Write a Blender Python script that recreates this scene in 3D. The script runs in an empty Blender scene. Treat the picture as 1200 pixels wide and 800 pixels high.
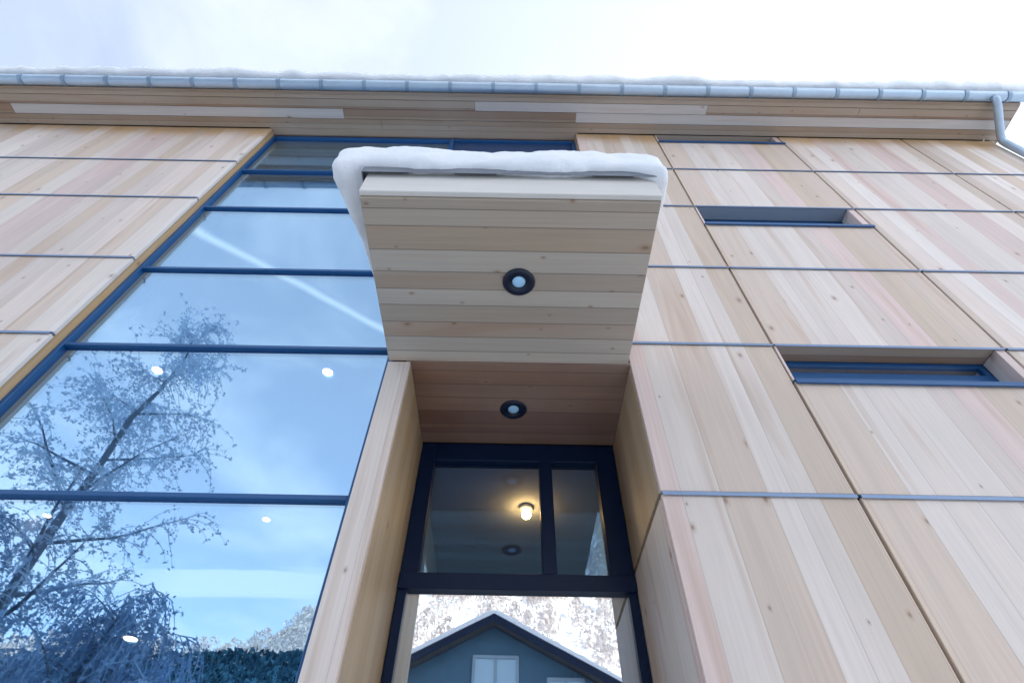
import bpy, bmesh, math, random
from mathutils import Vector, Matrix, noise

random.seed(7)
S = bpy.context.scene
COL = S.collection
R = math.radians

# ------------------------------------------------------------------ helpers
def link(o, parent=None):
    COL.objects.link(o)
    if parent: o.parent = parent
    return o

def thing(name, label, cat, loc=(0, 0, 0), group=None):
    o = bpy.data.objects.new(name, None)
    o.empty_display_size = 0.2
    link(o); o.location = loc
    o['label'] = label; o['category'] = cat
    if group: o['group'] = group
    return o

def tag(o, label=None, cat=None, group=None, kind=None):
    if label: o['label'] = label
    if cat: o['category'] = cat
    if group: o['group'] = group
    if kind: o['kind'] = kind
    return o

class MB:
    """collects shapes into one mesh"""
    def __init__(self): self.bm = bmesh.new()
    def box(self, x0, x1, y0, y1, z0, z1, bev=0.0):
        r = bmesh.ops.create_cube(self.bm, size=1.0)
        vs = r['verts']
        for v in vs:
            v.co = Vector(((x0 + x1) / 2 + v.co.x * (x1 - x0), (y0 + y1) / 2 + v.co.y * (y1 - y0), (z0 + z1) / 2 + v.co.z * (z1 - z0)))
        if bev > 0:
            es = list({e for v in vs for e in v.link_edges})
            bmesh.ops.bevel(self.bm, geom=es, offset=bev, segments=1, affect='EDGES')
        return self
    def prism(self, poly, axis, a, b):
        """polygon in the plane across `axis`, extruded from a to b"""
        def P(p, t):
            if axis == 'x': return (t, p[0], p[1])
            if axis == 'y': return (p[0], t, p[1])
            return (p[0], p[1], t)
        A = [self.bm.verts.new(P(p, a)) for p in poly]
        B = [self.bm.verts.new(P(p, b)) for p in poly]
        n = len(poly)
        self.bm.faces.new(A); self.bm.faces.new(B[::-1])
        for i in range(n): self.bm.faces.new((A[i], B[i], B[(i + 1) % n], A[(i + 1) % n]))
        return self
    def tube(self, pts, rads, seg=10, cap=True):
        rings = []
        for i, p in enumerate(pts):
            p = Vector(p)
            t = (Vector(pts[min(i + 1, len(pts) - 1)]) - Vector(pts[max(i - 1, 0)])).normalized()
            u = t.orthogonal().normalized() if i == 0 else (u - t * u.dot(t)).normalized()
            w = t.cross(u)
            r = rads[i] if hasattr(rads, '__len__') else rads
            rings.append([self.bm.verts.new(p + (u * math.cos(2 * math.pi * k / seg) + w * math.sin(2 * math.pi * k / seg)) * r) for k in range(seg)])
        for a, b in zip(rings, rings[1:]):
            for k in range(seg): self.bm.faces.new((a[k], a[(k + 1) % seg], b[(k + 1) % seg], b[k]))
        if cap:
            self.bm.faces.new(rings[0][::-1]); self.bm.faces.new(rings[-1])
        return self
    def lathe(self, prof, c, seg=40):
        """profile of (radius, height) turned about the vertical through c"""
        rings = []
        for r, h in prof:
            rings.append([self.bm.verts.new((c[0] + r * math.cos(2 * math.pi * k / seg), c[1] + r * math.sin(2 * math.pi * k / seg), c[2] + h)) for k in range(seg)])
        for a, b in zip(rings, rings[1:]):
            for k in range(seg): self.bm.faces.new((a[k], a[(k + 1) % seg], b[(k + 1) % seg], b[k]))
        self.bm.faces.new(rings[0][::-1]); self.bm.faces.new(rings[-1])
        return self
    def build(self, name, mat, parent=None, smooth=False, fix=True):
        if fix: bmesh.ops.recalc_face_normals(self.bm, faces=self.bm.faces[:])
        me = bpy.data.meshes.new(name)
        self.bm.to_mesh(me); self.bm.free()
        me.materials.append(mat)
        if smooth: me.polygons.foreach_set('use_smooth', [True] * len(me.polygons))
        o = bpy.data.objects.new(name, me)
        return link(o, parent)

# ------------------------------------------------------------------ materials
def newmat(name):
    m = bpy.data.materials.new(name); m.use_nodes = True
    nt = m.node_tree; nt.nodes.clear()
    out = nt.nodes.new('ShaderNodeOutputMaterial')
    return m, nt, out

def N(nt, typ, **kw):
    n = nt.nodes.new(typ)
    for k, v in kw.items():
        if k.startswith('i_'):
            key = k[2:]
            n.inputs[int(key) if key.isdigit() else key.replace('_', ' ')].default_value = v
        else: setattr(n, k, v)
    return n

def math_(nt, op, a, b=None, c=None, clamp=False):
    n = nt.nodes.new('ShaderNodeMath'); n.operation = op; n.use_clamp = clamp
    for i, v in enumerate((a, b, c)):
        if v is None: continue
        if isinstance(v, (int, float)): n.inputs[i].default_value = v
        else: nt.links.new(v, n.inputs[i])
    return n.outputs[0]

def mixc(nt, fac, a, b, blend='MIX'):
    n = nt.nodes.new('ShaderNodeMix'); n.data_type = 'RGBA'; n.blend_type = blend
    for s, v in ((n.inputs[0], fac), (n.inputs[6], a), (n.inputs[7], b)):
        if isinstance(v, (int, float)): s.default_value = v
        elif isinstance(v, tuple): s.default_value = (*v, 1)
        else: nt.links.new(v, s)
    return n.outputs[2]

def ramp(nt, fac, stops, interp='LINEAR'):
    n = nt.nodes.new('ShaderNodeValToRGB'); n.color_ramp.interpolation = interp
    e = n.color_ramp.elements
    while len(e) > 1: e.remove(e[-1])
    e[0].position = stops[0][0]; e[0].color = (*stops[0][1], 1)
    for p, c in stops[1:]:
        x = e.new(p); x.color = (*c, 1)
    nt.links.new(fac, n.inputs[0])
    return n.outputs[0]

def wood(name, across, along, width, palette, knots=0.3, seam=0.0, golden_top=None, seed=0.0, grey=0.0):
    """boards: `across` = axis the boards are counted on, `along` = the grain"""
    m, nt, out = newmat(name)
    tc = N(nt, 'ShaderNodeTexCoord'); sp = N(nt, 'ShaderNodeSeparateXYZ')
    nt.links.new(tc.outputs['Object'], sp.inputs[0])
    ax = {'x': sp.outputs[0], 'y': sp.outputs[1], 'z': sp.outputs[2]}
    v = math_(nt, 'ADD', ax[across], 50.13 + seed); u = ax[along]
    w = math_(nt, 'DIVIDE', v, width)
    vor = N(nt, 'ShaderNodeTexVoronoi', voronoi_dimensions='1D', feature='F1'); vor.inputs['Scale'].default_value = 1
    vor.inputs['Randomness'].default_value = 0.75
    nt.links.new(w, vor.inputs['W'])
    rnd = N(nt, 'ShaderNodeSeparateColor'); nt.links.new(vor.outputs['Color'], rnd.inputs[0])
    n = len(palette)
    base = ramp(nt, rnd.outputs[0], [(i / n, c) for i, c in enumerate(palette)], 'CONSTANT')
    # slow figure along the grain, different in every board
    off = math_(nt, 'MULTIPLY', rnd.outputs[1], 37.0)
    def vec(sv, su, add=0.0):
        cb = N(nt, 'ShaderNodeCombineXYZ')
        nt.links.new(math_(nt, 'MULTIPLY', v, sv), cb.inputs[0])
        nt.links.new(math_(nt, 'ADD', math_(nt, 'MULTIPLY', u, su), off), cb.inputs[1])
        cb.inputs[2].default_value = add
        return cb.outputs[0]
    fig = N(nt, 'ShaderNodeTexNoise'); fig.inputs['Scale'].default_value = 1; fig.inputs['Detail'].default_value = 3; fig.inputs['Distortion'].default_value = 0.6
    nt.links.new(vec(9.0, 0.55), fig.inputs['Vector'])
    gr = N(nt, 'ShaderNodeTexNoise'); gr.inputs['Scale'].default_value = 1; gr.inputs['Detail'].default_value = 5; gr.inputs['Roughness'].default_value = 0.62
    nt.links.new(vec(95.0, 1.6, 3.0), gr.inputs['Vector'])
    lum = math_(nt, 'ADD', math_(nt, 'MULTIPLY', math_(nt, 'SUBTRACT', fig.outputs[0], 0.5), 0.34),
                math_(nt, 'MULTIPLY', math_(nt, 'SUBTRACT', gr.outputs[0], 0.5), 0.34))
    lum = math_(nt, 'ADD', lum, math_(nt, 'MULTIPLY_ADD', rnd.outputs[2], 0.16, 0.92))
    g3 = N(nt, 'ShaderNodeCombineColor')
    for i in range(3): nt.links.new(lum, g3.inputs[i])
    col = mixc(nt, 1.0, base, g3.outputs[0], 'MULTIPLY')
    # darker late-wood streaks, resin tinted
    st = math_(nt, 'MULTIPLY', math_(nt, 'SUBTRACT', fig.outputs[0], 0.56, clamp=True), 2.6, clamp=True)
    col = mixc(nt, st, col, (0.36, 0.2, 0.11))
    # big slow weathering
    we = N(nt, 'ShaderNodeTexNoise'); we.inputs['Scale'].default_value = 0.8; we.inputs['Detail'].default_value = 4
    nt.links.new(tc.outputs['Object'], we.inputs['Vector'])
    col = mixc(nt, math_(nt, 'MULTIPLY', math_(nt, 'SUBTRACT', we.outputs[0], 0.4, clamp=True), 1.0 + grey), col, (0.50, 0.45, 0.41))
    # knots: one candidate per cell, some of them real
    kn = N(nt, 'ShaderNodeTexVoronoi', voronoi_dimensions='2D', feature='F1'); kn.inputs['Scale'].default_value = 1
    nt.links.new(vec(6.0, 3.4), kn.inputs['Vector'])
    kr = N(nt, 'ShaderNodeSeparateColor'); nt.links.new(kn.outputs['Color'], kr.inputs[0])
    has = math_(nt, 'LESS_THAN', kr.outputs[0], knots)
    size = math_(nt, 'MULTIPLY_ADD', math_(nt, 'POWER', kr.outputs[1], 2.0), 0.05, 0.022)
    kd = math_(nt, 'DIVIDE', kn.outputs['Distance'], size)
    core = math_(nt, 'MULTIPLY', math_(nt, 'SUBTRACT', 1.25, kd, clamp=True), has)
    halo = math_(nt, 'MULTIPLY', math_(nt, 'MULTIPLY', math_(nt, 'SUBTRACT', 1.0, math_(nt, 'MULTIPLY', kd, 0.38), clamp=True), has), 0.55)
    col = mixc(nt, halo, col, (0.36, 0.22, 0.13))
    col = mixc(nt, math_(nt, 'MULTIPLY', core, 0.6, clamp=True), col, (0.16, 0.095, 0.06))
    if golden_top is not None:     # the sheltered strip under the eaves has kept its fresh yellow colour
        gt = math_(nt, 'MULTIPLY', math_(nt, 'SUBTRACT', math_(nt, 'ADD', ax['z'], math_(nt, 'MULTIPLY', rnd.outputs[1], 0.16)), golden_top), 5.0, clamp=True)
        col = mixc(nt, math_(nt, 'MULTIPLY', gt, 0.8), col, mixc(nt, 1.0, (0.62, 0.36, 0.14), g3.outputs[0], 'MULTIPLY'))
    h = math_(nt, 'ADD', math_(nt, 'MULTIPLY', gr.outputs[0], 0.6), math_(nt, 'MULTIPLY', fig.outputs[0], 0.4))
    if seam > 0:
        ve = N(nt, 'ShaderNodeTexVoronoi', voronoi_dimensions='1D', feature='DISTANCE_TO_EDGE'); ve.inputs['Scale'].default_value = 1
        ve.inputs['Randomness'].default_value = 0.75
        nt.links.new(w, ve.inputs['W'])
        sm = math_(nt, 'SUBTRACT', 1.0, math_(nt, 'DIVIDE', ve.outputs['Distance'], 0.022 if seam < 0.5 else 0.035), clamp=True)
        col = mixc(nt, math_(nt, 'MULTIPLY', sm, seam), col, (0.07, 0.05, 0.04))
        h = math_(nt, 'SUBTRACT', h, math_(nt, 'MULTIPLY', sm, 2.0))
    bs = N(nt, 'ShaderNodeBsdfPrincipled'); bs.inputs['Roughness'].default_value = 0.52
    bs.inputs['Specular IOR Level'].default_value = 0.5
    nt.links.new(col, bs.inputs['Base Color'])
    bp = N(nt, 'ShaderNodeBump'); bp.inputs['Strength'].default_value = 0.25; bp.inputs['Distance'].default_value = 0.002
    nt.links.new(h, bp.inputs['Height']); nt.links.new(bp.outputs[0], bs.inputs['Normal'])
    nt.links.new(bs.outputs[0], out.inputs[0])
    return m

def plain(name, col, rough=0.5, metal=0.0, var=0.15, scale=6.0, spec=0.5, bump=0.0):
    m, nt, out = newmat(name)
    tc = N(nt, 'ShaderNodeTexCoord')
    nz = N(nt, 'ShaderNodeTexNoise'); nz.inputs['Scale'].default_value = scale; nz.inputs['Detail'].default_value = 6; nz.inputs['Roughness'].default_value = 0.65
    nt.links.new(tc.outputs['Object'], nz.inputs['Vector'])
    k = math_(nt, 'MULTIPLY_ADD', math_(nt, 'SUBTRACT', nz.outputs[0], 0.5), 2 * var, 1.0)
    g = N(nt, 'ShaderNodeCombineColor')
    for i in range(3): nt.links.new(k, g.inputs[i])
    bs = N(nt, 'ShaderNodeBsdfPrincipled')
    bs.inputs['Metallic'].default_value = metal; bs.inputs['Specular IOR Level'].default_value = spec
    nt.links.new(mixc(nt, 1.0, col, g.outputs[0], 'MULTIPLY'), bs.inputs['Base Color'])
    nt.links.new(math_(nt, 'MULTIPLY_ADD', nz.outputs[0], 0.2, rough - 0.1), bs.inputs['Roughness'])
    if bump:
        bp = N(nt, 'ShaderNodeBump'); bp.inputs['Strength'].default_value = 0.5; bp.inputs['Distance'].default_value = bump
        nt.links.new(nz.outputs[0], bp.inputs['Height']); nt.links.new(bp.outputs[0], bs.inputs['Normal'])
    nt.links.new(bs.outputs[0], out.inputs[0])
    return m

def snowmat(name, bump=0.01, scale=9.0):
    m, nt, out = newmat(name)
    tc = N(nt, 'ShaderNodeTexCoord')
    a = N(nt, 'ShaderNodeTexNoise'); a.inputs['Scale'].default_value = scale; a.inputs['Detail'].default_value = 7; a.inputs['Roughness'].default_value = 0.6
    nt.links.new(tc.outputs['Object'], a.inputs['Vector'])
    b = N(nt, 'ShaderNodeTexNoise'); b.inputs['Scale'].default_value = scale * 25; b.inputs['Detail'].default_value = 2
    nt.links.new(tc.outputs['Object'], b.inputs['Vector'])
    h = math_(nt, 'ADD', a.outputs[0], math_(nt, 'MULTIPLY', b.outputs[0], 0.12))
    bs = N(nt, 'ShaderNodeBsdfPrincipled'); bs.inputs['Roughness'].default_value = 0.55
    bs.inputs['Base Color'].default_value = (0.9, 0.92, 0.94, 1)
    bs.inputs['Subsurface Weight'].default_value = 0.1
    bs.inputs['Subsurface Radius'].default_value = (0.04, 0.05, 0.06)
    bs.inputs['Subsurface Scale'].default_value = 0.6
    bp = N(nt, 'ShaderNodeBump'); bp.inputs['Strength'].default_value = 0.6; bp.inputs['Distance'].default_value = bump
    nt.links.new(h, bp.inputs['Height']); nt.links.new(bp.outputs[0], bs.inputs['Normal'])
    nt.links.new(bs.outputs[0], out.inputs[0])
    return m

def glass(name, refl, tint, rcol=(1, 1, 1), wav=0.0006):
    """coated pane: clear see-through with a mirror share that grows at grazing angles"""
    m, nt, out = newmat(name)
    tc = N(nt, 'ShaderNodeTexCoord')
    nz = N(nt, 'ShaderNodeTexNoise'); nz.inputs['Scale'].default_value = 1.3; nz.inputs['Detail'].default_value = 1
    nt.links.new(tc.outputs['Object'], nz.inputs['Vector'])
    bp = N(nt, 'ShaderNodeBump'); bp.inputs['Strength'].default_value = 1.0; bp.inputs['Distance'].default_value = wav * 2
    nt.links.new(nz.outputs[0], bp.inputs['Height'])
    gl = N(nt, 'ShaderNodeBsdfGlossy'); gl.inputs['Roughness'].default_value = 0.0; gl.inputs['Color'].default_value = (*rcol, 1)
    nt.links.new(bp.outputs[0], gl.inputs['Normal'])
    tr = N(nt, 'ShaderNodeBsdfTransparent'); tr.inputs['Color'].default_value = (*tint, 1)
    ge = N(nt, 'ShaderNodeNewGeometry'); dp = N(nt, 'ShaderNodeVectorMath', operation='DOT_PRODUCT')
    nt.links.new(ge.outputs['Normal'], dp.inputs[0]); nt.links.new(ge.outputs['Incoming'], dp.inputs[1])
    graze = math_(nt, 'POWER', math_(nt, 'SUBTRACT', 1.0, math_(nt, 'ABSOLUTE', dp.outputs['Value']), clamp=True), 5.0)
    f = math_(nt, 'MULTIPLY_ADD', graze, 1.0 - refl, refl, clamp=True)
    mx = N(nt, 'ShaderNodeMixShader')
    nt.links.new(f, mx.inputs[0]); nt.links.new(tr.outputs[0], mx.inputs[1]); nt.links.new(gl.outputs[0], mx.inputs[2])
    nt.links.new(mx.outputs[0], out.inputs[0])
    return m

def emit(name, col, strength):
    m, nt, out = newmat(name)
    e = N(nt, 'ShaderNodeEmission'); e.inputs[0].default_value = (*col, 1); e.inputs[1].default_value = strength
    nt.links.new(e.outputs[0], out.inputs[0])
    return m

PALE = [(0.73, 0.635, 0.56), (0.655, 0.515, 0.40), (0.70, 0.59, 0.52), (0.69, 0.535, 0.48), (0.77, 0.69, 0.63), (0.71, 0.60, 0.525), (0.65, 0.52, 0.425), (0.75, 0.66, 0.59)]
FRESH = [(0.54, 0.33, 0.14), (0.48, 0.27, 0.11), (0.57, 0.37, 0.18)]
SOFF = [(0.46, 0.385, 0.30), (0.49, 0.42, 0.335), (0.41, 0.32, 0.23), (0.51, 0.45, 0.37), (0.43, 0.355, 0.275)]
RED_SHADE = [(0.22, 0.12, 0.075), (0.26, 0.15, 0.10), (0.20, 0.10, 0.065), (0.28, 0.18, 0.13)]  # shade and warm bounce light of the recess put into the board colour
M = dict(
    clad=wood('larch_boards_upright', 'x', 'z', 0.145, PALE, seam=0.22, golden_top=7.02),
    clad_b=wood('larch_boards_upright_second', 'x', 'z', 0.155, PALE, seam=0.22, golden_top=7.02, seed=3.7),
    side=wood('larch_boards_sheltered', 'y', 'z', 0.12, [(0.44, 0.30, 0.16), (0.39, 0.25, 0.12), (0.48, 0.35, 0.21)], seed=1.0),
    edge=wood('larch_edge', 'y', 'z', 0.12, PALE, seed=2.0),
    fresh=wood('larch_reveal', 'y', 'z', 0.2, FRESH, knots=0.2),
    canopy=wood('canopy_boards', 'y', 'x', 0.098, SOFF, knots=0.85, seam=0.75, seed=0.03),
    inner=wood('recess_boards_shaded', 'y', 'x', 0.098, RED_SHADE, knots=0.4, seam=0.75, seed=2.4),
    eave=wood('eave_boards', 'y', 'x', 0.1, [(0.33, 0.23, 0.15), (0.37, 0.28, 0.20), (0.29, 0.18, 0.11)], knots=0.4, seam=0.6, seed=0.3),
    pale_board=wood('pale_eave_board', 'y', 'x', 0.2, [(0.58, 0.54, 0.5), (0.55, 0.5, 0.46)], knots=0.1),
    fascia=wood('fascia_board', 'z', 'x', 0.3, [(0.74, 0.70, 0.64), (0.76, 0.72, 0.66)], knots=0.1),
    frame=plain('sky_tinted_metal', (0.004, 0.080, 0.23), 0.34, 0.0, 0.12, 3.0),  # dark metal with the blue of mirrored sky put into its colour
    doorframe=plain('navy_door_metal', (0.002, 0.012, 0.042), 0.4, 0.0, 0.12, 3.0, 0.25),
    zinc=plain('zinc_flashing', (0.20, 0.28, 0.42), 0.42, 0.55, 0.15, 5.0),
    gutter=plain('zinc_gutter', (0.46, 0.57, 0.68), 0.4, 0.6, 0.2, 4.0),
    dark=plain('dark_membrane', (0.02, 0.02, 0.025), 0.9, 0, 0.2),
    snow=snowmat('snow', 0.02, 11.0),
    ground=snowmat('snow_ground', 0.06, 1.2),
    glass=glass('coated_glass', 0.46, (0.85, 0.91, 0.97), (0.56, 0.80, 1.0), 0.0005),
    doorglass=glass('clear_glass', 0.11, (0.72, 0.87, 1.0), (0.45, 0.74, 1.0), 0.0003),
    doorpane=glass('door_glass', 0.5, (0.8, 0.9, 0.97), (0.92, 0.96, 1.0), 0.0002),
    slitglass=glass('slit_glass', 0.55, (0.5, 0.6, 0.75), (0.75, 0.88, 1.0)),
    white=plain('white_plaster', (0.78, 0.78, 0.77), 0.8, 0, 0.04, 2.0, 0.2),
    greywall=plain('grey_plaster', (0.20, 0.32, 0.50), 0.8, 0, 0.08, 2.0, 0.2),
    floor=plain('oak_floor', (0.30, 0.22, 0.15), 0.5, 0, 0.1, 2.0),
    lamp_warm=emit('lamp_warm', (1.0, 0.42, 0.11), 46.0),
    lamp_spot=emit('lamp_spot', (1.0, 0.70, 0.46), 5.0),
    lens=plain('frosted_lens', (0.42, 0.74, 1.0), 0.25, 0.0, 0.05, 20.0, 0.8),
    greyreveal=plain('grey_metal_reveal', (0.22, 0.27, 0.33), 0.5, 0.0, 0.1, 4.0),
    bracket=plain('zinc_bracket', (0.28, 0.38, 0.48), 0.45, 0.5, 0.2, 4.0),
    rim=plain('black_metal_rim', (0.004, 0.010, 0.03), 0.4, 0.0, 0.1, 10.0),
    roofing=plain('roof_tiles', (0.09, 0.085, 0.085), 0.7, 0, 0.3, 5.0),
    bluewall=plain('blue_grey_boarding', (0.085, 0.17, 0.245), 0.75, 0, 0.12, 3.0, 0.2),
    palewood=plain('blue_grey_window_paint', (0.28, 0.38, 0.46), 0.6, 0, 0.05),
    bark=plain('birch_bark', (0.13, 0.17, 0.22), 0.85, 0, 0.5, 9.0, 0.2),
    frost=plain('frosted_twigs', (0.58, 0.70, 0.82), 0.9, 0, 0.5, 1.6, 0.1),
    shadefrost=plain('frosted_twigs_shaded', (0.34, 0.50, 0.68), 0.9, 0, 0.7, 1.6, 0.1),  # darker copy of the frost, blue shade put into the colour
    needles=plain('hazed_needles', (0.03, 0.10, 0.16), 0.9, 0, 0.5, 2.0, 0.1),  # blue haze of distance put into the needle colour
    frostwood=plain('frosted_wood', (0.78, 0.71, 0.67), 0.9, 0, 0.25, 0.25, 0.1),
)

# ------------------------------------------------------------------ ground, hills
def sstep(a, b, x):
    t = max(0.0, min(1.0, (x - a) / (b - a))); return t * t * (3 - 2 * t)

def ground_z(x, y):
    h = 0.0
    ridge = 34.0 + 27.0 * sstep(-42, -8, x) + 3 * noise.noise((x * 0.013, 3.1, 0)) 
    h += ridge * sstep(-26, -104, y)
    h += 8.0 * sstep(-110, -240, y)
    back = 78.0 + 6 * noise.noise((x * 0.015, 7.7, 0))  # unseen ridge added behind the house to keep the sun off everything near
    h += back * sstep(26, 92, y)
    far = math.hypot(x, y)
    h += 1.6 * noise.noise((x * 0.03, y * 0.03, 1.0)) * sstep(22, 50, far)
    h += 0.05 * noise.noise((x * 0.5, y * 0.5, 2.0)) * sstep(3, 8, far)
    return h

bm = bmesh.new()
xs = [-700, -500, -360, -260] + [-200 + 5 * i for i in range(81)] + [260, 360, 500, 700]
ys = [-700, -500, -360, -280] + [-220 + 5 * i for i in range(75)] + [220, 300, 420, 560, 700]
grid = [[bm.verts.new((x, y, ground_z(x, y))) for x in xs] for y in ys]
for j in range(len(ys) - 1):
    for i in range(len(xs) - 1):
        bm.faces.new((grid[j][i], grid[j][i + 1], grid[j + 1][i + 1], grid[j + 1][i]))
mb = MB(); mb.bm.free(); mb.bm = bm
g = mb.build('ground', M['ground'], smooth=True); tag(g, kind='structure')

# ------------------------------------------------------------------ the timber house
house = thing('timber_house', 'pale timber clad house with tall glazed strip, recessed doorway, board canopy and narrow slit windows', 'house')

ZJ = [0.25, 1.03, 1.90, 2.815, 3.79, 4.60, 5.53, 6.30, 7.21]      # heights of the panel joints
ZS = 7.215                                                       # eave soffit
XL, XR = -9.0, 4.96
GX0, GX1 = -2.565, -0.655                                        # glazed strip
NX0, NX1 = -0.535, 0.630                                         # recess of the door
CZ = 3.604                                                       # canopy / recess ceiling
GAP, TH = 0.016, 0.026
YG = 0.084                                                       # face of the glazing

def panel(x0, x1, z0, z1, mat, y0=0.0, y1=TH):
    return MB().box(x0, x1, y0, y1, z0, z1, 0.0025).build('wall_panel', M[mat], house)

slits = [(3.51, 3.79), (5.235, 5.53), (7.015, 7.21)]
cols = [(-5.85, GX0, 'clad'), (XL, -5.85, 'clad_b'), (NX1 + 0.003, 1.455, 'clad'), (1.455, 2.75, 'clad_b'), (2.75, 4.045, 'clad'), (4.045, XR, 'clad_b')]
for (x0, x1, mat) in cols:
    for z0, z1 in zip(ZJ, ZJ[1:]):
        top = z1
        if mat == 'clad_b' and x0 == 1.455:
            for a, b in slits:
                if abs(b - z1) < 0.01: top = a
        a0 = x0 + (GAP / 2 if x0 not in (NX1 + 0.003, XL) else 0)
        a1 = x1 - (GAP / 2 if x1 not in (GX0, XR) else 0)
        panel(a0, a1, z0 + GAP / 2, top - (GAP / 2 if top == z1 else 0.004), mat)

# the wall behind the boarding: boxes round the openings
wb = MB()
YB0, YB1 = TH + 0.004, 0.32
def core(x0, x1, z0, z1, y0=YB0, y1=YB1): wb.box(x0, x1, y0, y1, z0, z1)
core(XL + .02, GX0 - 0.03, 0, ZS + 0.1)
core(GX0 - 0.03, GX1 , 0, 0.30)
core(NX1 + 0.03, 1.47, 0, ZS + 0.1)
core(2.74, XR - .02, 0, ZS + 0.1)
zz = [0] + [v for s in slits for v in s]
for a, b in ((0, 3.50), (3.795, 5.225), (5.535, 7.005)): core(1.47, 2.74, a, b)
wb.build('wall_core', M['dark'], house)

# flashing in every horizontal joint
for (x0, x1) in ((XL, GX0 - 0.004), (NX1 + 0.006, 1.447), (1.463, 2.742), (2.758, 4.037), (4.053, XR - 0.002)):
    for z in ZJ[1:-1]:
        MB().prism([(-0.009, z - 0.016), (-0.009, z + 0.001), (0.022, z + 0.0045), (0.022, z + 0.0015), (-0.0075, z - 0.0015), (-0.0075, z - 0.016)], 'x', x0, x1).build('joint_flashing', M['zinc'], house)

# gable end wall, back wall, far end wall
gw = MB()
def roof_z(y): return 7.32 + 0.36 * (min(y, 9.4 - y) + 0.0)
gw.prism([(0.33, 0), (9.4, 0), (9.4, roof_z(9.4)), (4.7, roof_z(4.7)), (0.33, roof_z(0.33))], 'x', XR - 0.3, XR - 0.02)
gw.build('end_wall', M['side'], house)
gw = MB(); gw.prism([(0.33, 0), (9.4, 0), (9.4, roof_z(9.4)), (4.7, roof_z(4.7)), (0.33, roof_z(0.33))], 'x', XL + 0.02, XL + 0.3)
gw.build('end_wall', M['side'], house)
MB().box(XL + .31, XR - .31, 9.1, 9.4, 0, 7.3).build('back_wall', M['side'], house)
# corner board
MB().box(XR + 0.001, XR + 0.026, 0.0, 0.33, 0.25, ZS - 0.01, 0.002).build('corner_board', M['side'], house)

def settle(o):
    # a pane never sits perfectly true in its frame
    c = sum((Vector(v) for v in o.bound_box), Vector()) / 8
    rr = random.Random(len(frame.children))
    o.matrix_local = Matrix.Translation(c) @ Matrix.Rotation(R(rr.uniform(-.14, .14)), 4, 'X') @ Matrix.Rotation(R(rr.uniform(-.1, .1)), 4, 'Z') @ Matrix.Translation(-c)

# --- glazed strip -------------------------------------------------------
MB().box(GX0 - 0.024, GX0, 0.027, YG + 0.02, 0.31, ZS - 0.004).build('window_reveal', M['fresh'], house)
win = MB()
fw = 0.030
win.box(GX0 + 0.001, GX0 + fw, YG - 0.012, YG + 0.07, 0.305, ZS - 0.01, 0.003)                  # left stile
win.box(GX1 - 0.035, GX1 + 0.012, YG - 0.012, YG + 0.07, 0.305, ZS - 0.01, 0.003)                # stile at the fin and above the canopy
win.box(GX0 + fw, GX1 - 0.035, YG - 0.010, YG + 0.07, ZS - 0.055, ZS - 0.012, 0.003)             # head
win.box(GX1 + 0.012, 0.60, YG - 0.010, YG + 0.07, ZS - 0.055, ZS - 0.012, 0.003)
win.box(0.585, 0.627, YG - 0.012, YG + 0.07, CZ + 0.26, ZS - 0.01, 0.003)
rows = ZJ[1:-1]
for z in rows:
    win.box(GX0 + fw, GX1 - 0.035, YG - 0.010, YG + 0.07, z - 0.014, z + 0.011, 0.003)
    if z > 4: win.box(GX1 + 0.012, 0.585, YG - 0.010, YG + 0.07, z - 0.014, z + 0.011, 0.003)
win.box(GX1 + 0.012, 0.585, YG - 0.010, YG + 0.07, CZ + 0.26, CZ + 0.31, 0.003)
frame = win.build('window_frame', M['frame'], house)
edges = [0.305] + rows + [ZS - 0.03]
for a, b in zip(edges, edges[1:]):
    p_ = MB().box(GX0 + fw - 0.01, GX1 - 0.03, YG + 0.012, YG + 0.022, a + 0.008, b - 0.010).build('pane', M['glass'], frame); settle(p_)
e2 = [CZ + 0.29] + [z for z in rows if z > 4]
for a, b in zip(e2, e2[1:]):
    p_ = MB().box(GX1 + 0.008, 0.59, YG + 0.012, YG + 0.022, a + 0.008, b - 0.010).build('pane', M['glass'], frame); settle(p_)
MB().box(GX1 + 0.008, 0.59, YG + 0.012, YG + 0.032, 6.30 + 0.012, ZS - 0.05).build('spandrel', plain('navy_spandrel', (0.02, 0.06, 0.16), 0.3, 0, 0.05), frame)
MB().box(0.6275, 0.652, 0.028, YG + 0.07, CZ + 0.3, ZS - 0.004).build('window_reveal', M['fresh'], house)

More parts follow.
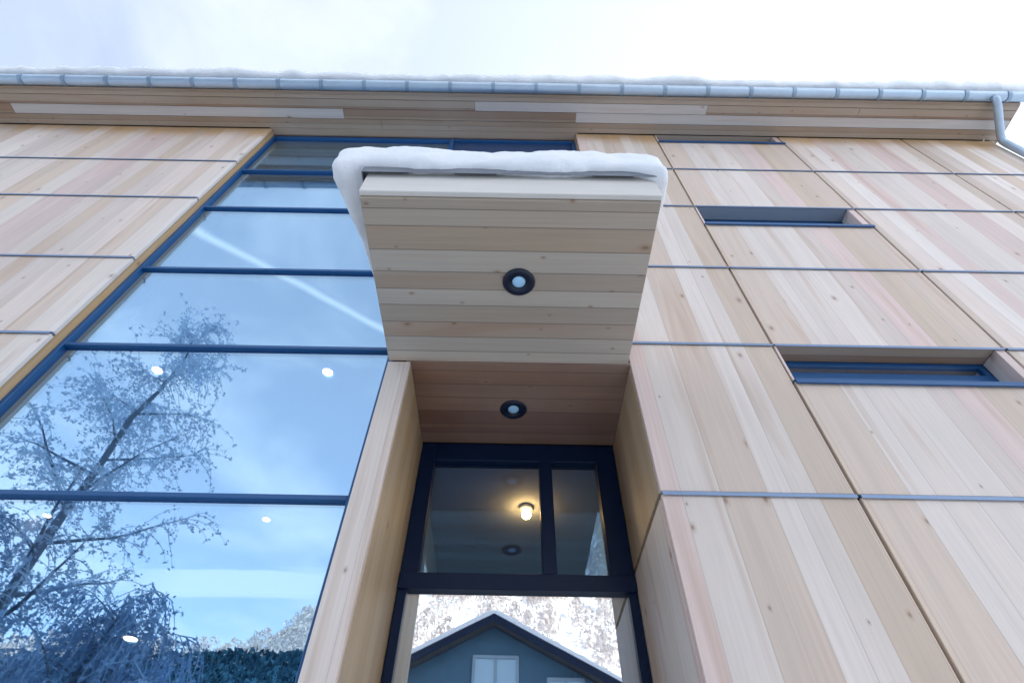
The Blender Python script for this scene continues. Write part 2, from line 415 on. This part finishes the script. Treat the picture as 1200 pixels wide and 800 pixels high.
# --- slit windows -------------------------------------------------------
for (a, b) in slits:
    w = MB()
    rail = a + (0.185 if b < 4 else 0.036)
    w.box(1.472, 2.738, 0.115, 0.16, a + 0.004, rail, 0.002); w.box(1.472, 2.738, 0.115, 0.16, b - 0.034, b - 0.006, 0.002)
    w.box(1.472, 1.505, 0.115, 0.16, rail, b - 0.034, 0.002); w.box(2.655, 2.688, 0.115, 0.16, rail, b - 0.034, 0.002)
    wf = w.build('slit_window', M['frame'], house)
    MB().box(1.50, 2.66, 0.13, 0.142, rail - 0.006, b - 0.03).build('pane', M['slitglass'], wf)
    MB().box(1.462, 2.748, -0.016, 0.114, a - 0.012, a - 0.001, 0.002).box(1.462, 2.748, -0.018, -0.008, a - 0.034, a - 0.012).build('sill', M['frame'], wf)
    MB().box(2.690, 2.742, 0.001, 0.114, a + 0.001, b - 0.007, 0.002).build('side_reveal', M['edge'], wf)
    MB().box(1.458, 1.4705, 0.001, 0.114, a + 0.001, b - 0.007).build('side_reveal', M['edge'], wf)
    MB().box(1.4715, 2.689, 0.001, 0.112, b - 0.0065, b - 0.001).build('head_reveal', M['greyreveal' if 5 < b < 6 else 'eave'], wf)
    MB().box(1.45, 2.76, 0.5, 0.52, a - 0.3, b + 0.1).build('blind', M['dark'], wf)

# --- door recess --------------------------------------------------------
YD = 0.665
# fin between glazing and recess: face board, then the wall of the recess
for z0, z1 in ((0.25, CZ - 0.004),):
    MB().box(GX1, NX0 - 0.002, 0.0, TH, z0, z1, 0.002).build('fin_board', M['clad'], house)
MB().box(GX1 + 0.013, NX0 - 0.028, TH + 0.002, YD + 0.1, 0.25, CZ - 0.004).build('fin_core', M['dark'], house)
for z0, z1 in ((0.25, CZ - 0.004),):
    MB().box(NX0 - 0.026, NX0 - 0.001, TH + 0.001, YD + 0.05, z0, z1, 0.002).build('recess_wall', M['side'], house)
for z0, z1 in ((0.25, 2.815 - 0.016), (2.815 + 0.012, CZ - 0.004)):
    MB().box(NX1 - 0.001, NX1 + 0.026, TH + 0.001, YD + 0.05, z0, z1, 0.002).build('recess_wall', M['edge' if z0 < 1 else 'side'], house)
MB().box(NX1 + 0.031, NX1 + 0.06, 0.31, YD + 0.1, 0.25, CZ).build('recess_core', M['dark'], house)

door = MB()
x0, x1 = NX0 + 0.003, NX1 - 0.004
zT0, zT1 = 2.705, 2.785
def dbox(a, b, c, d, y0=YD, y1=YD + 0.08): door.box(a, b, y0, y1, c, d, 0.003)
dbox(x0, x0 + 0.085, zT1, CZ - 0.006); dbox(x1 - 0.115, x1, zT1, CZ - 0.006)                     # stiles of the fanlight
dbox(x0 + 0.085, x1 - 0.115, 3.475, CZ - 0.006)                                              # head
dbox(0.172, 0.245, zT1, 3.475, YD - 0.006, YD + 0.074)                                       # mullion
dbox(x0, x1, zT0, zT1, YD - 0.012, YD + 0.07)                                                 # transom
dbox(x0, x0 + 0.045, 0.25, zT0); dbox(x1 - 0.045, x1, 0.25, zT0)                               # stiles of the door
dbox(x0 + 0.045, x1 - 0.045, 0.25, 0.36)
df = door.build('door_frame', M['doorframe'], house)
MB().box(x0 + 0.08, 0.175, YD + 0.03, YD + 0.04, zT1 - 0.005, 3.48).build('fanlight_pane', M['doorglass'], df)
MB().box(0.242, x1 - 0.11, YD + 0.03, YD + 0.04, zT1 - 0.005, 3.48).build('fanlight_pane', M['doorglass'], df)
MB().box(x0 + 0.04, x1 - 0.04, YD + 0.022, YD + 0.032, 0.35, zT0 + 0.005).build('door_pane', M['doorpane'], df)
MB().box(NX0 - 0.02, NX1 + 0.02, 0.0, YD + 0.08, 0.0, 0.248).build('doorstep', plain('concrete', (0.35, 0.35, 0.35), 0.85, 0, 0.15), house)

# --- canopy and recess ceiling -------------------------------------------
CX0, CX1, CY = -0.652, 0.618, -0.92
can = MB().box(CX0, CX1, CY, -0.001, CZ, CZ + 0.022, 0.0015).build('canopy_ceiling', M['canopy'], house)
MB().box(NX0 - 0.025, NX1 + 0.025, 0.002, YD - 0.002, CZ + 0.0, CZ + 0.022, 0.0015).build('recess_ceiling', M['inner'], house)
MB().box(CX0 + 0.02, CX1 - 0.02, CY + 0.03, 0.0, CZ + 0.024, CZ + 0.2).box(GX1 + 0.013, NX1 + 0.02, 0.003, YD + 0.1, CZ + 0.024, CZ + 0.25).build('canopy_deck', M['dark'], house)
MB().box(CX0 - 0.004, CX1 + 0.006, CY - 0.026, CY - 0.001, CZ + 0.016, CZ + 0.205, 0.003).build('fascia_board', M['fascia'], house)
for xa, xb in ((CX0 - 0.004, CX0 + 0.0185), (CX1 - 0.0185, CX1 + 0.006)):
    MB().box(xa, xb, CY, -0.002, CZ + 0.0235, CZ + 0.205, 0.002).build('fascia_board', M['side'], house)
fl = MB()
fl.box(CX0 - 0.02, CX1 + 0.022, CY - 0.044, -0.008, CZ + 0.206, CZ + 0.214)
fl.box(CX0 - 0.02, CX1 + 0.022, CY - 0.048, CY - 0.0445, CZ + 0.165, CZ + 0.214)
fl.box(CX0 - 0.0235, CX0 - 0.0205, CY - 0.044, -0.008, CZ + 0.165, CZ + 0.214)
fl.box(CX1 + 0.0225, CX1 + 0.0255, CY - 0.044, -0.008, CZ + 0.165, CZ + 0.214)
fl.build('edge_flashing', plain('grey_flashing', (0.20, 0.22, 0.25), 0.45, 0.4, 0.12), house)
for (x, y) in ((0.027, -0.514), (0.015, 0.356)):
    d = MB().lathe([(0.052, -0.001), (0.074, -0.001), (0.076, -0.006), (0.066, -0.014), (0.046, -0.013), (0.034, -0.003), (0.033, 0.0)], (x, y, CZ)).build('downlight', M['rim'], house, smooth=True)
    MB().lathe([(0.032, -0.0015), (0.029, -0.006), (0.018, -0.009), (0.004, -0.010)], (x, y, CZ)).build('lens', M['lens'], d, smooth=True)

# --- eaves, roof, gutter ---------------------------------------------------
VX = 5.085
ev = [(-0.105, -0.006), (-0.205, -0.109), (-0.300, -0.209), (-0.345, -0.304)]
random.seed(3)
for k, (ya, yb) in enumerate(ev):
    cuts = [XL - 0.1] + sorted(random.uniform(XL, XR) for _ in range(3)) + [VX]
    if k == 1: cuts = [XL - 0.1, -5.2, -1.78, 0.62, VX]
    if k == 2: cuts = [XL - 0.1, -6.4, -0.42, 1.95, 3.5, VX]
    for i, (a, b) in enumerate(zip(cuts, cuts[1:])):
        mt = 'eave'
        if (k, i) in ((1, 1), (2, 2), (1, 3)): mt = 'pale_board'
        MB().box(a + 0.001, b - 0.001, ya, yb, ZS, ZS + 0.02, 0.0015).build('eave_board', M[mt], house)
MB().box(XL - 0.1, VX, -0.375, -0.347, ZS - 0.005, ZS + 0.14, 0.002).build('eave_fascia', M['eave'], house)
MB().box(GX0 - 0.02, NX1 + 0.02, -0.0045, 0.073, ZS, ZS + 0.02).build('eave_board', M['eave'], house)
# verge soffit and verge board at the gable
MB().box(XR + 0.03, VX - 0.03, 0.0, 0.33, ZS + 0.001, ZS + 0.02).build('verge_soffit', M['eave'], house)
rf = MB()
def rz(y): return 7.36 + 0.36 * min(y, 9.4 - y)
rf.prism([(-0.375, rz(-0.375) + 0.02), (4.7, rz(4.7)), (9.8, rz(9.8)), (9.8, rz(9.8) + 0.12), (4.7, rz(4.7) + 0.14), (-0.375, rz(-0.375) + 0.10)], 'x', XL - 0.1, VX - 0.002)
rf.build('roof', M['roofing'], house)
MB().prism([(-0.345, ZS + 0.022), (0.0, ZS + 0.022), (0.33, ZS + 0.14), (4.7, rz(4.7) - 0.01), (-0.34, ZS + 0.04)], 'x', VX + 0.001, VX + 0.026).build('verge_board', M['eave'], house)
# half-round gutter
gy, gz, gr = -0.424, 7.252, 0.052
prof = [(gy + gr * math.cos(t), gz + gr * math.sin(t)) for t in [math.pi + math.pi * i / 12 for i in range(13)]]
prof = prof + [(gy + (gr - 0.006) * math.cos(t), gz + (gr - 0.006) * math.sin(t)) for t in [2 * math.pi - math.pi * i / 12 for i in range(13)]]
MB().prism(prof, 'x', XL - 0.1, VX + 0.03).build('gutter', M['gutter'], house, smooth=False)
x = XL + 0.15
while x < VX:
    pr = [(gy + (gr + 0.0075) * math.cos(t), gz + (gr + 0.0075) * math.sin(t)) for t in [math.pi + math.pi * i / 12 for i in range(13)]]
    pr += [(gy + (gr + 0.0015) * math.cos(t), gz + (gr + 0.0015) * math.sin(t)) for t in [2 * math.pi - math.pi * i / 12 for i in range(13)]]
    MB().prism(pr, 'x', x, x + 0.035).build('gutter_bracket', M['bracket'], house)
    x += 0.43
# downpipe: out of the gutter, back under the eave, down the corner
dp = [(4.775, gy, gz - 0.04), (4.777, gy + 0.004, gz - 0.08), (4.795, gy + 0.05, gz - 0.115), (4.95, -0.10, gz - 0.17), (4.982, -0.052, gz - 0.20), (4.988, -0.045, gz - 0.27), (4.988, -0.045, 0.1)]
MB().tube(dp, 0.036, 14).build('downpipe', M['gutter'], house, smooth=True)

# --- rooms behind the glass -------------------------------------------------
FX0, FX1 = -8.6, XR - 0.32
MB().box(FX0, FX1, 0.33, 9.05, 0.02, 0.2).build('room_floor', M['floor'], house)
MB().box(FX0, FX1, 0.175, 9.05, 6.93, 7.1).build('room_ceiling', M['white'], house)
MB().box(FX0, -0.70, 3.0, 9.05, 3.74, 4.0).build('gallery_floor', M['white'], house)
MB().box(0.70, 0.76, 0.33, 9.05, 0.2, 6.92).build('room_partition', M['white'], house)
MB().box(FX0, FX1, 8.9, 9.0, 0.2, 6.92).build('room_wall', M['white'], house)
# entrance lobby
MB().box(-0.66, -0.56, YD + 0.11, 3.6, 0.2, CZ - 0.005).build('lobby_wall', M['greywall'], house)
MB().box(0.645, 0.695, YD + 0.11, 3.6, 0.2, CZ - 0.005).build('lobby_wall', M['greywall'], house)
MB().box(-0.66, 0.695, 3.605, 3.7, 0.2, CZ - 0.005).build('lobby_wall', M['greywall'], house)
MB().box(-0.66, 0.695, YD + 0.11, 3.7, CZ - 0.004, CZ + 0.12).build('lobby_ceiling', plain('blue_grey_ceiling', (0.36, 0.40, 0.46), 0.8, 0, 0.05, 2.0, 0.2), house)

def spot(x, y, z):
    d = MB().lathe([(0.075, 0.0), (0.098, 0.0), (0.095, -0.010), (0.077, -0.008)], (x, y, z), 20).build('ceiling_light', M['white'], house)
    MB().lathe([(0.074, -0.001), (0.066, -0.012), (0.02, -0.018)], (x, y, z), 20).build('lens', M['lamp_spot'], d)
for (x, y) in ((-4.96, 3.25), (-2.57, 3.23), (-8.55, 7.0), (-4.49, 7.0)): spot(x, y, 6.93)
spot(-3.9, 4.05, 3.74)

lamp = thing('ceiling_lamp', 'small glowing warm ball lamp hanging behind the wide pane above the door', 'lamp', (0.118, 1.33, CZ - 0.005))
MB().lathe([(0.045, 0.0), (0.045, -0.02), (0.012, -0.026), (0.010, -0.03)], (0, 0, 0), 20).build('ceiling_rose', M['white'], lamp, smooth=True)
MB().lathe([(0.030 * math.sin(t) + 0.002, -0.060 + 0.030 * math.cos(t)) for t in [math.pi * i / 12 for i in range(13)]], (0, 0, 0), 20).build('bulb', M['lamp_warm'], lamp, smooth=True)

# ------------------------------------------------------------------ snow lying on the canopy and on the roof
def snow_block(name, x0, x1, y0, y1, z0, z1, step, label, amp=0.03, rnd=7, skirt=None):
    bm = bmesh.new()
    nx, ny, nz = [max(2, int(round((b - a) / step))) for a, b in ((x0, x1), (y0, y1), (z0, z1))]
    V = {}
    for i in range(nx + 1):
        for j in range(ny + 1):
            for k in range(nz + 1):
                if i in (0, nx) or j in (0, ny) or k in (0, nz):
                    V[i, j, k] = bm.verts.new((x0 + (x1 - x0) * i / nx, y0 + (y1 - y0) * j / ny, z0 + (z1 - z0) * k / nz))
    def q(*ks): bm.faces.new([V[k] for k in ks])
    for i in range(nx):
        for j in range(ny):
            for k in (0, nz): q((i, j, k), (i + 1, j, k), (i + 1, j + 1, k), (i, j + 1, k))
    for i in range(nx):
        for k in range(nz):
            for j in (0, ny): q((i, j, k), (i + 1, j, k), (i + 1, j, k + 1), (i, j, k + 1))
    for j in range(ny):
        for k in range(nz):
            for i in (0, nx): q((i, j, k), (i, j + 1, k), (i, j + 1, k + 1), (i, j, k + 1))
    for _ in range(rnd): bmesh.ops.smooth_vert(bm, verts=bm.verts[:], factor=0.5, use_axis_x=True, use_axis_y=True, use_axis_z=True)
    bmesh.ops.recalc_face_normals(bm, faces=bm.faces[:])
    bm.normal_update()
    for v in bm.verts:
        n = v.normal.copy()
        d = amp * noise.noise(v.co * 3.1) + amp * 0.5 * noise.noise(v.co * 9.0) + amp * 0.3 * noise.noise(v.co * 24.0)
        v.co += n * d
        if skirt: skirt(v)
    m = MB(); m.bm.free(); m.bm = bm
    o = m.build(name, M['snow'], smooth=True)
    return tag(o, label, 'snow')

ztop = CZ + 0.214
def droop(v):
    # thick lip hanging over the free ends
    if v.co.x < CX0:          # the lip thins out towards the wall
        v.co.x = CX0 + (v.co.x - CX0) * (1 - 0.72 * max(0.0, min(1.0, (v.co.y - CY) / 0.75)) ** 0.75)
    if v.co.x < CX0 - 0.03:
        t = (CX0 - 0.03 - v.co.x) / 0.16
        v.co.z -= 0.07 * t * (1 + 0.5 * noise.noise((v.co.y * 4, 0, 5)))
    if v.co.x > CX1 - 0.1: v.co.z -= 0.05 * (v.co.x - CX1 + 0.1) / 0.14
    v.co.z += 0.02 * noise.noise((v.co.x * 2.2, v.co.y * 2, 9))
snow_block('canopy_snow', CX0 - 0.15, CX1 + 0.05, CY - 0.085, -0.012, ztop - 0.010, ztop + 0.175, 0.02, 'thick rounded layer of snow lying on the canopy over the door and bulging past its edge', 0.021, 9, droop)

# roof snow: one blanket over both slopes with a rolled front edge above the gutter
prof = [(-0.36, 7.335), (-0.44, 7.322), (-0.485, 7.322), (-0.512, 7.345), (-0.52, 7.375), (-0.508, 7.41), (-0.475, 7.445), (-0.40, 7.485), (-0.28, 7.54)]
prof += [(y, rz(y) + 0.32) for y in (0.0, 0.8, 2.0, 3.4, 4.3)] + [(4.7, rz(4.7) + 0.38)] + [(y, rz(y) + 0.40) for y in (5.1, 6.5, 8.2, 9.4)] + [(9.9, rz(9.8) + 0.2), (9.85, rz(9.8) + 0.125)]
prof += [(4.7, rz(4.7) + 0.145), (-0.36, rz(-0.36) + 0.105)]
bm = bmesh.new()
nx = 700; rings = []
for i in range(nx + 1):
    x = XL - 0.13 + (VX + 0.06 - XL + 0.13) * i / nx
    ring = []
    for j, (y, z) in enumerate(prof):
        p = Vector((x, y, z))
        if j < len(prof) - 2:
            fr = 1.0 if j < 10 else 0.0
            d = (0.026 * noise.noise((x * 1.7, z * 2, y)) + 0.018 * noise.noise((x * 7.5, z * 5, y * 3 + 4)) + 0.008 * noise.noise((x * 21, z * 16, y * 12))) * fr
            p.y -= d; p.z += d * 0.7 + 0.03 * noise.noise((x * 0.5, y * 0.5, 2))
        ring.append(bm.verts.new(p))
    rings.append(ring)
n = len(prof)
for a, b in zip(rings, rings[1:]):
    for j in range(n): bm.faces.new((a[j], a[(j + 1) % n], b[(j + 1) % n], b[j]))
bm.faces.new(rings[0]); bm.faces.new(rings[-1][::-1])
m = MB(); m.bm.free(); m.bm = bm
tag(m.build('roof_snow', M['snow'], smooth=True), 'long snow blanket on the house roof, curling over the gutter along the eaves', 'snow')

# ------------------------------------------------------------------ what the glass mirrors: house across the way, trees, hillside
nh = thing('gabled_house', 'blue grey gabled house with snowy roof edge mirrored in the door pane', 'house', (-0.36, -12.8, 0))
gp = lambda x: 8.12 - 0.50 * abs(x)
mbx = MB(); mbx.prism([(-4.4, 0), (4.4, 0), (4.4, gp(4.4) - 0.12), (0, gp(0) - 0.12), (-4.4, gp(4.4) - 0.12)], 'y', 0.0, -9.0); mbx.build('wall', M['bluewall'], nh)
for s in (-1, 1):
    q = MB(); q.prism([(0, gp(0) - 0.10), (s * 5.0, gp(5.0) - 0.10), (s * 5.0, gp(5.0) + 0.06), (0, gp(0) + 0.06)], 'y', 0.45, -9.4); q.build('roof', M['roofing'], nh)
    q = MB(); q.prism([(0, gp(0) - 0.15), (s * 5.05, gp(5.05) - 0.15), (s * 5.05, gp(5.05) + 0.05), (0, gp(0) + 0.05)], 'y', 0.48, 0.455); q.build('barge_board', M['doorframe'], nh)
for (xa, xb, za, zb) in ((-0.56, 0.70, 6.25, 7.24), (1.45, 2.45, 6.0, 6.95), (-3.0, -1.8, 3.2, 4.6), (1.6, 2.8, 3.2, 4.6)):
    if xa > 1.3 and za > 5: zb = 6.72
    w = MB()
    w.box(xa, xb, 0.001, 0.06, za, za + 0.08); w.box(xa, xb, 0.001, 0.06, zb - 0.08, zb)
    w.box(xa, xa + 0.08, 0.001, 0.06, za + 0.08, zb - 0.08); w.box(xb - 0.08, xb, 0.001, 0.06, za + 0.08, zb - 0.08)
    w.box((xa + xb) / 2 - 0.04, (xa + xb) / 2 + 0.04, 0.001, 0.055, za + 0.08, zb - 0.08)
    wf = w.build('window', M['palewood'], nh)
    MB().box(xa + 0.07, xb - 0.07, 0.002, 0.03, za + 0.07, zb - 0.07).build('pane', plain('pale_curtained_pane', (0.40, 0.58, 0.70), 0.15, 0, 0.1, 2.0), wf)
q = MB()
q.prism([(0, gp(0) + 0.065), (5.0, gp(5.0) + 0.065), (5.06, gp(5.0) + 0.11), (4.9, gp(5.0) + 0.19), (0.2, gp(0) + 0.10), (0, gp(0) + 0.15), (-0.2, gp(0) + 0.10), (-4.9, gp(5.0) + 0.19), (-5.06, gp(5.0) + 0.11), (-5.0, gp(5.0) + 0.065)], 'y', 0.5, -9.4)
o = q.build('roof_snow', M['snow']); o.location = (-0.36, -12.8, 0)
tag(o, 'snow on the gabled roof of the blue grey house across the way', 'snow')

# trees
def tree(name, label, loc, height, seed, spread, droop_, n_limb, twigs, lean=(0, 0), r0=0.13, cat='tree', group=None, leafmat='shadefrost'):
    rg = random.Random(seed)
    root = thing(name, label, cat, loc, group)
    wood_, leaf = MB(), MB()
    pts, rad = [], []
    n = 12
    for i in range(n + 1):
        t = i / n
        pts.append(Vector((lean[0] * t * t + 0.08 * rg.uniform(-1, 1) * (i > 0), lean[1] * t * t + 0.08 * rg.uniform(-1, 1) * (i > 0), height * t)))
        rad.append(r0 * (1 - t) ** 0.8 + 0.008)
    wood_.tube(pts, rad, 8)
    def on_trunk(t):
        k = min(n - 1, int(t * n)); f = t * n - k
        return pts[k].lerp(pts[k + 1], f), rad[k]
    def twig(p, d, ln, r):
        q = [p.copy()]; d = d.copy()
        for _ in range(4):
            d = (d + Vector((rg.uniform(-.25, .25), rg.uniform(-.25, .25), rg.uniform(-.2, .1) - droop_))).normalized()
            q.append(q[-1] + d * ln / 4)
        leaf.tube(q, [r, r * .9, r * .75, r * .55, r * .3], 3, False)
        for a in q[1:]:           # hoar frost and small buds: tufts of tiny blades
            for _ in range(6):
                c = a + Vector((rg.gauss(0, .028), rg.gauss(0, .028), rg.gauss(0, .028)))
                s = rg.uniform(.015, .04)
                e1 = Vector((rg.gauss(0, 1), rg.gauss(0, 1), rg.gauss(0, 1))).normalized() * s
                e2 = e1.orthogonal().normalized() * s * .6
                leaf.bm.faces.new([leaf.bm.verts.new(c + v) for v in (e1, e2, -e1, -e2)])
    for i in range(n_limb):
        t = 0.16 + 0.82 * (i + rg.random()) / n_limb
        p, r = on_trunk(t)
        az = i * 2.4 + rg.uniform(-.5, .5)
        ln = spread * (1.15 - t) * rg.uniform(.7, 1.15) + 0.3
        d = Vector((math.cos(az), math.sin(az), rg.uniform(.25, .8)))
        q = [p.copy()]; d.normalize()
        m_ = 7
        for k in range(m_):
            d = (d + Vector((rg.uniform(-.16, .16), rg.uniform(-.16, .16), .06 - droop_ * .55 * k / m_ + rg.uniform(-.12, .12)))).normalized()
            q.append(q[-1] + d * ln / m_)
        rr = max(.012, r * .45)
        wood_.tube(q, [rr * (1 - .85 * k / m_) for k in range(m_ + 1)], 5, False)
        for k in range(1, m_ + 1):
            for _ in range(twigs):
                a = q[k - 1].lerp(q[k], rg.random())
                td = (d * .5 + Vector((rg.gauss(0, .6), rg.gauss(0, .6), rg.gauss(0.1, .5)))).normalized()
                twig(a, td, rg.uniform(.35, 1.0) * (0.6 + spread * .15), .009)
    wood_.build('trunk', M['bark'], root, smooth=True, fix=False)
    leaf.build('crown', M[leafmat], root, fix=False)
    return root
tree('birch_tree', 'tall frosted birch with bare open branches mirrored in the glazed strip', (-7.95, -6.45, 0), 12.0, 5, 3.0, 0.26, 30, 5, (0.0, 0.0), 0.13, leafmat='frost')
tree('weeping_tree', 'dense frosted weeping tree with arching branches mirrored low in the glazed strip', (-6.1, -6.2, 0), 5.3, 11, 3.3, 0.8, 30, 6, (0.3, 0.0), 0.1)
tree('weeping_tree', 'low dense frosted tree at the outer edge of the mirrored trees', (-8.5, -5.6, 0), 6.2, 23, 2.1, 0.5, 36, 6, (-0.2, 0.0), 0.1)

# dark evergreen wood on the shaded rise below: one far-off mass
rg = random.Random(5)
lf = MB()
def rise(x, y):
    k = math.exp(-((y + 42.0) / 7.0) ** 2)
    return ground_z(x, y) + k * max(0.0, 1.2 + 0.352 * 44.0 + 0.02 * (x + 30) + 0.5 * noise.noise((x * 0.16, 4.0, 0)) - ground_z(x, -42.0)) * sstep(-11.0, -15.5, x)
gx = [-62 + 1.0 * i for i in range(52)]; gy_ = [-58 + 1.6 * i for i in range(20)]
V = [[lf.bm.verts.new((x, y, rise(x, y) - 0.5)) for x in gx] for y in gy_]
for a, b in zip(V, V[1:]):
    for i in range(len(gx) - 1): lf.bm.faces.new((a[i], a[i + 1], b[i + 1], b[i]))
for _ in range(26000):
    x = rg.uniform(-61, -11.5); y = rg.uniform(-46, -29)
    c = Vector((x, y, rise(x, y) + rg.uniform(-.5, .45)))
    s_ = rg.uniform(.12, .4)
    e1 = Vector((rg.gauss(0, .6), rg.gauss(0, .6), rg.gauss(0, 1))).normalized() * s_; e2 = e1.orthogonal().normalized() * s_ * .5
    lf.bm.faces.new([lf.bm.verts.new(c + v) for v in (e1, e2, -e1, -e2)])
o = lf.build('evergreen_wood', M['needles'], fix=False)
tag(o, 'dark blue green evergreen wood on the shaded rise under the pale hillside', 'wood', kind='stuff')

# sunlit frosted wood on the hillside: one far-off mass
rg = random.Random(99)
lf = MB()
for _ in range(1500):
    x = rg.uniform(-112, 30); y = rg.uniform(-122, -40)
    if rg.random() > 0.35 + 0.65 * sstep(-45, -80, y): continue
    z0 = ground_z(x, y); h = rg.uniform(3.5, 6.5); w = h * rg.uniform(.2, .34)
    for _ in range(190):
        t = rg.random()
        rr = w * math.sqrt(rg.random()) * (math.sin(math.pi * min(1, .18 + .8 * t)) + .12); az = rg.uniform(0, 6.283)
        c = Vector((x + rr * math.cos(az), y + rr * math.sin(az), z0 + h * (.1 + .9 * t)))
        s = rg.uniform(.12, .38)
        e1 = Vector((rg.gauss(0, .6), rg.gauss(0, .6), rg.gauss(0, 1))).normalized() * s; e2 = e1.orthogonal().normalized() * s * .5
        lf.bm.faces.new([lf.bm.verts.new(c + v) for v in (e1, e2, -e1, -e2)])
o = lf.build('hillside_wood', M['frostwood'], fix=False)
tag(o, 'pale frosted wood covering the sunlit snowy hillside across the valley', 'wood', kind='stuff')

# ------------------------------------------------------------------ light
SUN_EL, SUN_AZ = 22.0, 38.0          # behind the house, to its right-hand end (azimuth from +Y towards +X)
W = bpy.data.worlds.new('World'); S.world = W; W.use_nodes = True
nt = W.node_tree; nt.nodes.clear()
out = nt.nodes.new('ShaderNodeOutputWorld'); bg = nt.nodes.new('ShaderNodeBackground')
sky = nt.nodes.new('ShaderNodeTexSky'); sky.sky_type = 'NISHITA'; sky.sun_disc = False
sky.sun_elevation = R(SUN_EL); sky.sun_rotation = R(SUN_AZ); sky.altitude = 900; sky.air_density = 1.0; sky.dust_density = 1.2; sky.ozone_density = 0.8
bg.inputs[1].default_value = 0.13
# thin high cloud, laid out on a layer overhead
tc = nt.nodes.new('ShaderNodeTexCoord'); sp = nt.nodes.new('ShaderNodeSeparateXYZ'); nt.links.new(tc.outputs['Generated'], sp.inputs[0])
zc = math_(nt, 'MAXIMUM', sp.outputs[2], 0.05)
cb = nt.nodes.new('ShaderNodeCombineXYZ')
cb_x = math_(nt, 'DIVIDE', sp.outputs[0], zc); nt.links.new(cb_x, cb.inputs[0]); nt.links.new(math_(nt, 'DIVIDE', sp.outputs[1], zc), cb.inputs[1])
c1 = nt.nodes.new('ShaderNodeTexNoise'); c1.inputs['Scale'].default_value = 1.6; c1.inputs['Detail'].default_value = 7; c1.inputs['Roughness'].default_value = 0.55; c1.inputs['Distortion'].default_value = 0.4
nt.links.new(cb.outputs[0], c1.inputs['Vector'])
cl = math_(nt, 'MULTIPLY', math_(nt, 'SUBTRACT', c1.outputs[0], 0.46, clamp=True), 3.2, clamp=True)
# an old vapour trail
dt = nt.nodes.new('ShaderNodeVectorMath'); dt.operation = 'DOT_PRODUCT'; dt.inputs[1].default_value = (0.4416, 0.6284, 0.6404)
nt.links.new(tc.outputs['Generated'], dt.inputs[0])
tw = math_(nt, 'SUBTRACT', 1.0, math_(nt, 'DIVIDE', math_(nt, 'ABSOLUTE', dt.outputs['Value']), 0.017), clamp=True)
tr = math_(nt, 'MULTIPLY', math_(nt, 'MULTIPLY', math_(nt, 'POWER', tw, 1.0), math_(nt, 'LESS_THAN', sp.outputs[1], 0.0)), 0.75)
cb_y = math_(nt, 'DIVIDE', sp.outputs[1], zc)
over = math_(nt, 'MULTIPLY', math_(nt, 'ADD', cb_y, 0.25), 2.6, clamp=True)            # veil overhead and behind the house, clear blue opposite
side = math_(nt, 'MULTIPLY', math_(nt, 'MULTIPLY_ADD', cb_x, 0.24, 0.345, clamp=True), over)
# made-up flat cloud strip, added so the glazing mirrors a pale band
ny = math_(nt, 'MAXIMUM', math_(nt, 'MULTIPLY', sp.outputs[1], -1.0), 0.02)
tz = math_(nt, 'ADD', math_(nt, 'DIVIDE', sp.outputs[2], ny), math_(nt, 'MULTIPLY', math_(nt, 'SUBTRACT', c1.outputs[0], 0.5), 0.02))
tx = math_(nt, 'DIVIDE', sp.outputs[0], ny)
added_band = math_(nt, 'MULTIPLY', math_(nt, 'MULTIPLY', math_(nt, 'SUBTRACT', tz, 0.442), 90.0, clamp=True), math_(nt, 'MULTIPLY', math_(nt, 'SUBTRACT', 0.508, tz), 120.0, clamp=True))
added_band = math_(nt, 'MULTIPLY', added_band, math_(nt, 'MULTIPLY', math_(nt, 'ADD', tx, 0.95), 3.0, clamp=True))
added_band = math_(nt, 'MULTIPLY', math_(nt, 'MULTIPLY', added_band, math_(nt, 'MULTIPLY', math_(nt, 'SUBTRACT', -0.2, tx), 6.0, clamp=True)), math_(nt, 'LESS_THAN', sp.outputs[1], -0.05))
cov = math_(nt, 'MAXIMUM', math_(nt, 'ADD', math_(nt, 'MULTIPLY', cl, math_(nt, 'MULTIPLY_ADD', over, -0.33, 0.55)), math_(nt, 'MAXIMUM', side, math_(nt, 'MULTIPLY_ADD', over, -0.33, 0.33)), clamp=True), math_(nt, 'MAXIMUM', tr, math_(nt, 'MULTIPLY', added_band, 0.7)))
nt.links.new(mixc(nt, cov, sky.outputs[0], (4.9, 4.95, 5.0)), bg.inputs[0])
nt.links.new(bg.outputs[0], out.inputs[0])

sun = bpy.data.lights.new('sun', 'SUN'); sun.energy = 2.2; sun.angle = R(0.53); sun.color = (1.0, 0.93, 0.84)
so = bpy.data.objects.new('sun', sun); link(so)
sd = Vector((math.sin(R(SUN_AZ)) * math.cos(R(SUN_EL)), math.cos(R(SUN_AZ)) * math.cos(R(SUN_EL)), math.sin(R(SUN_EL))))
so.rotation_euler = (-sd).to_track_quat('-Z', 'Y').to_euler()
so.location = (20, 30, 40)

# ------------------------------------------------------------------ camera
cam = bpy.data.cameras.new('camera'); co = bpy.data.objects.new('camera', cam); link(co)
cam.sensor_width = 36; cam.lens = 624.5 / 1200 * 36; cam.clip_start = 0.05; cam.clip_end = 3000
m3 = Matrix(((0.99985, -0.01732024, -0.00001261), (-0.01331739, -0.76831085, -0.63993835), (0.0110742, 0.63984252, -0.76842626)))
co.matrix_world = Matrix.Translation((0, -1.9, 1.5)) @ m3.to_4x4()
S.camera = co

S.view_settings.view_transform = 'Standard'; S.view_settings.look = 'None'
S.view_settings.gamma = 1.0; S.view_settings.use_curve_mapping = False
S.view_settings.exposure = 1.68
S.cycles.max_bounces = 10; S.cycles.transparent_max_bounces = 16; S.cycles.glossy_bounces = 6; S.cycles.diffuse_bounces = 5
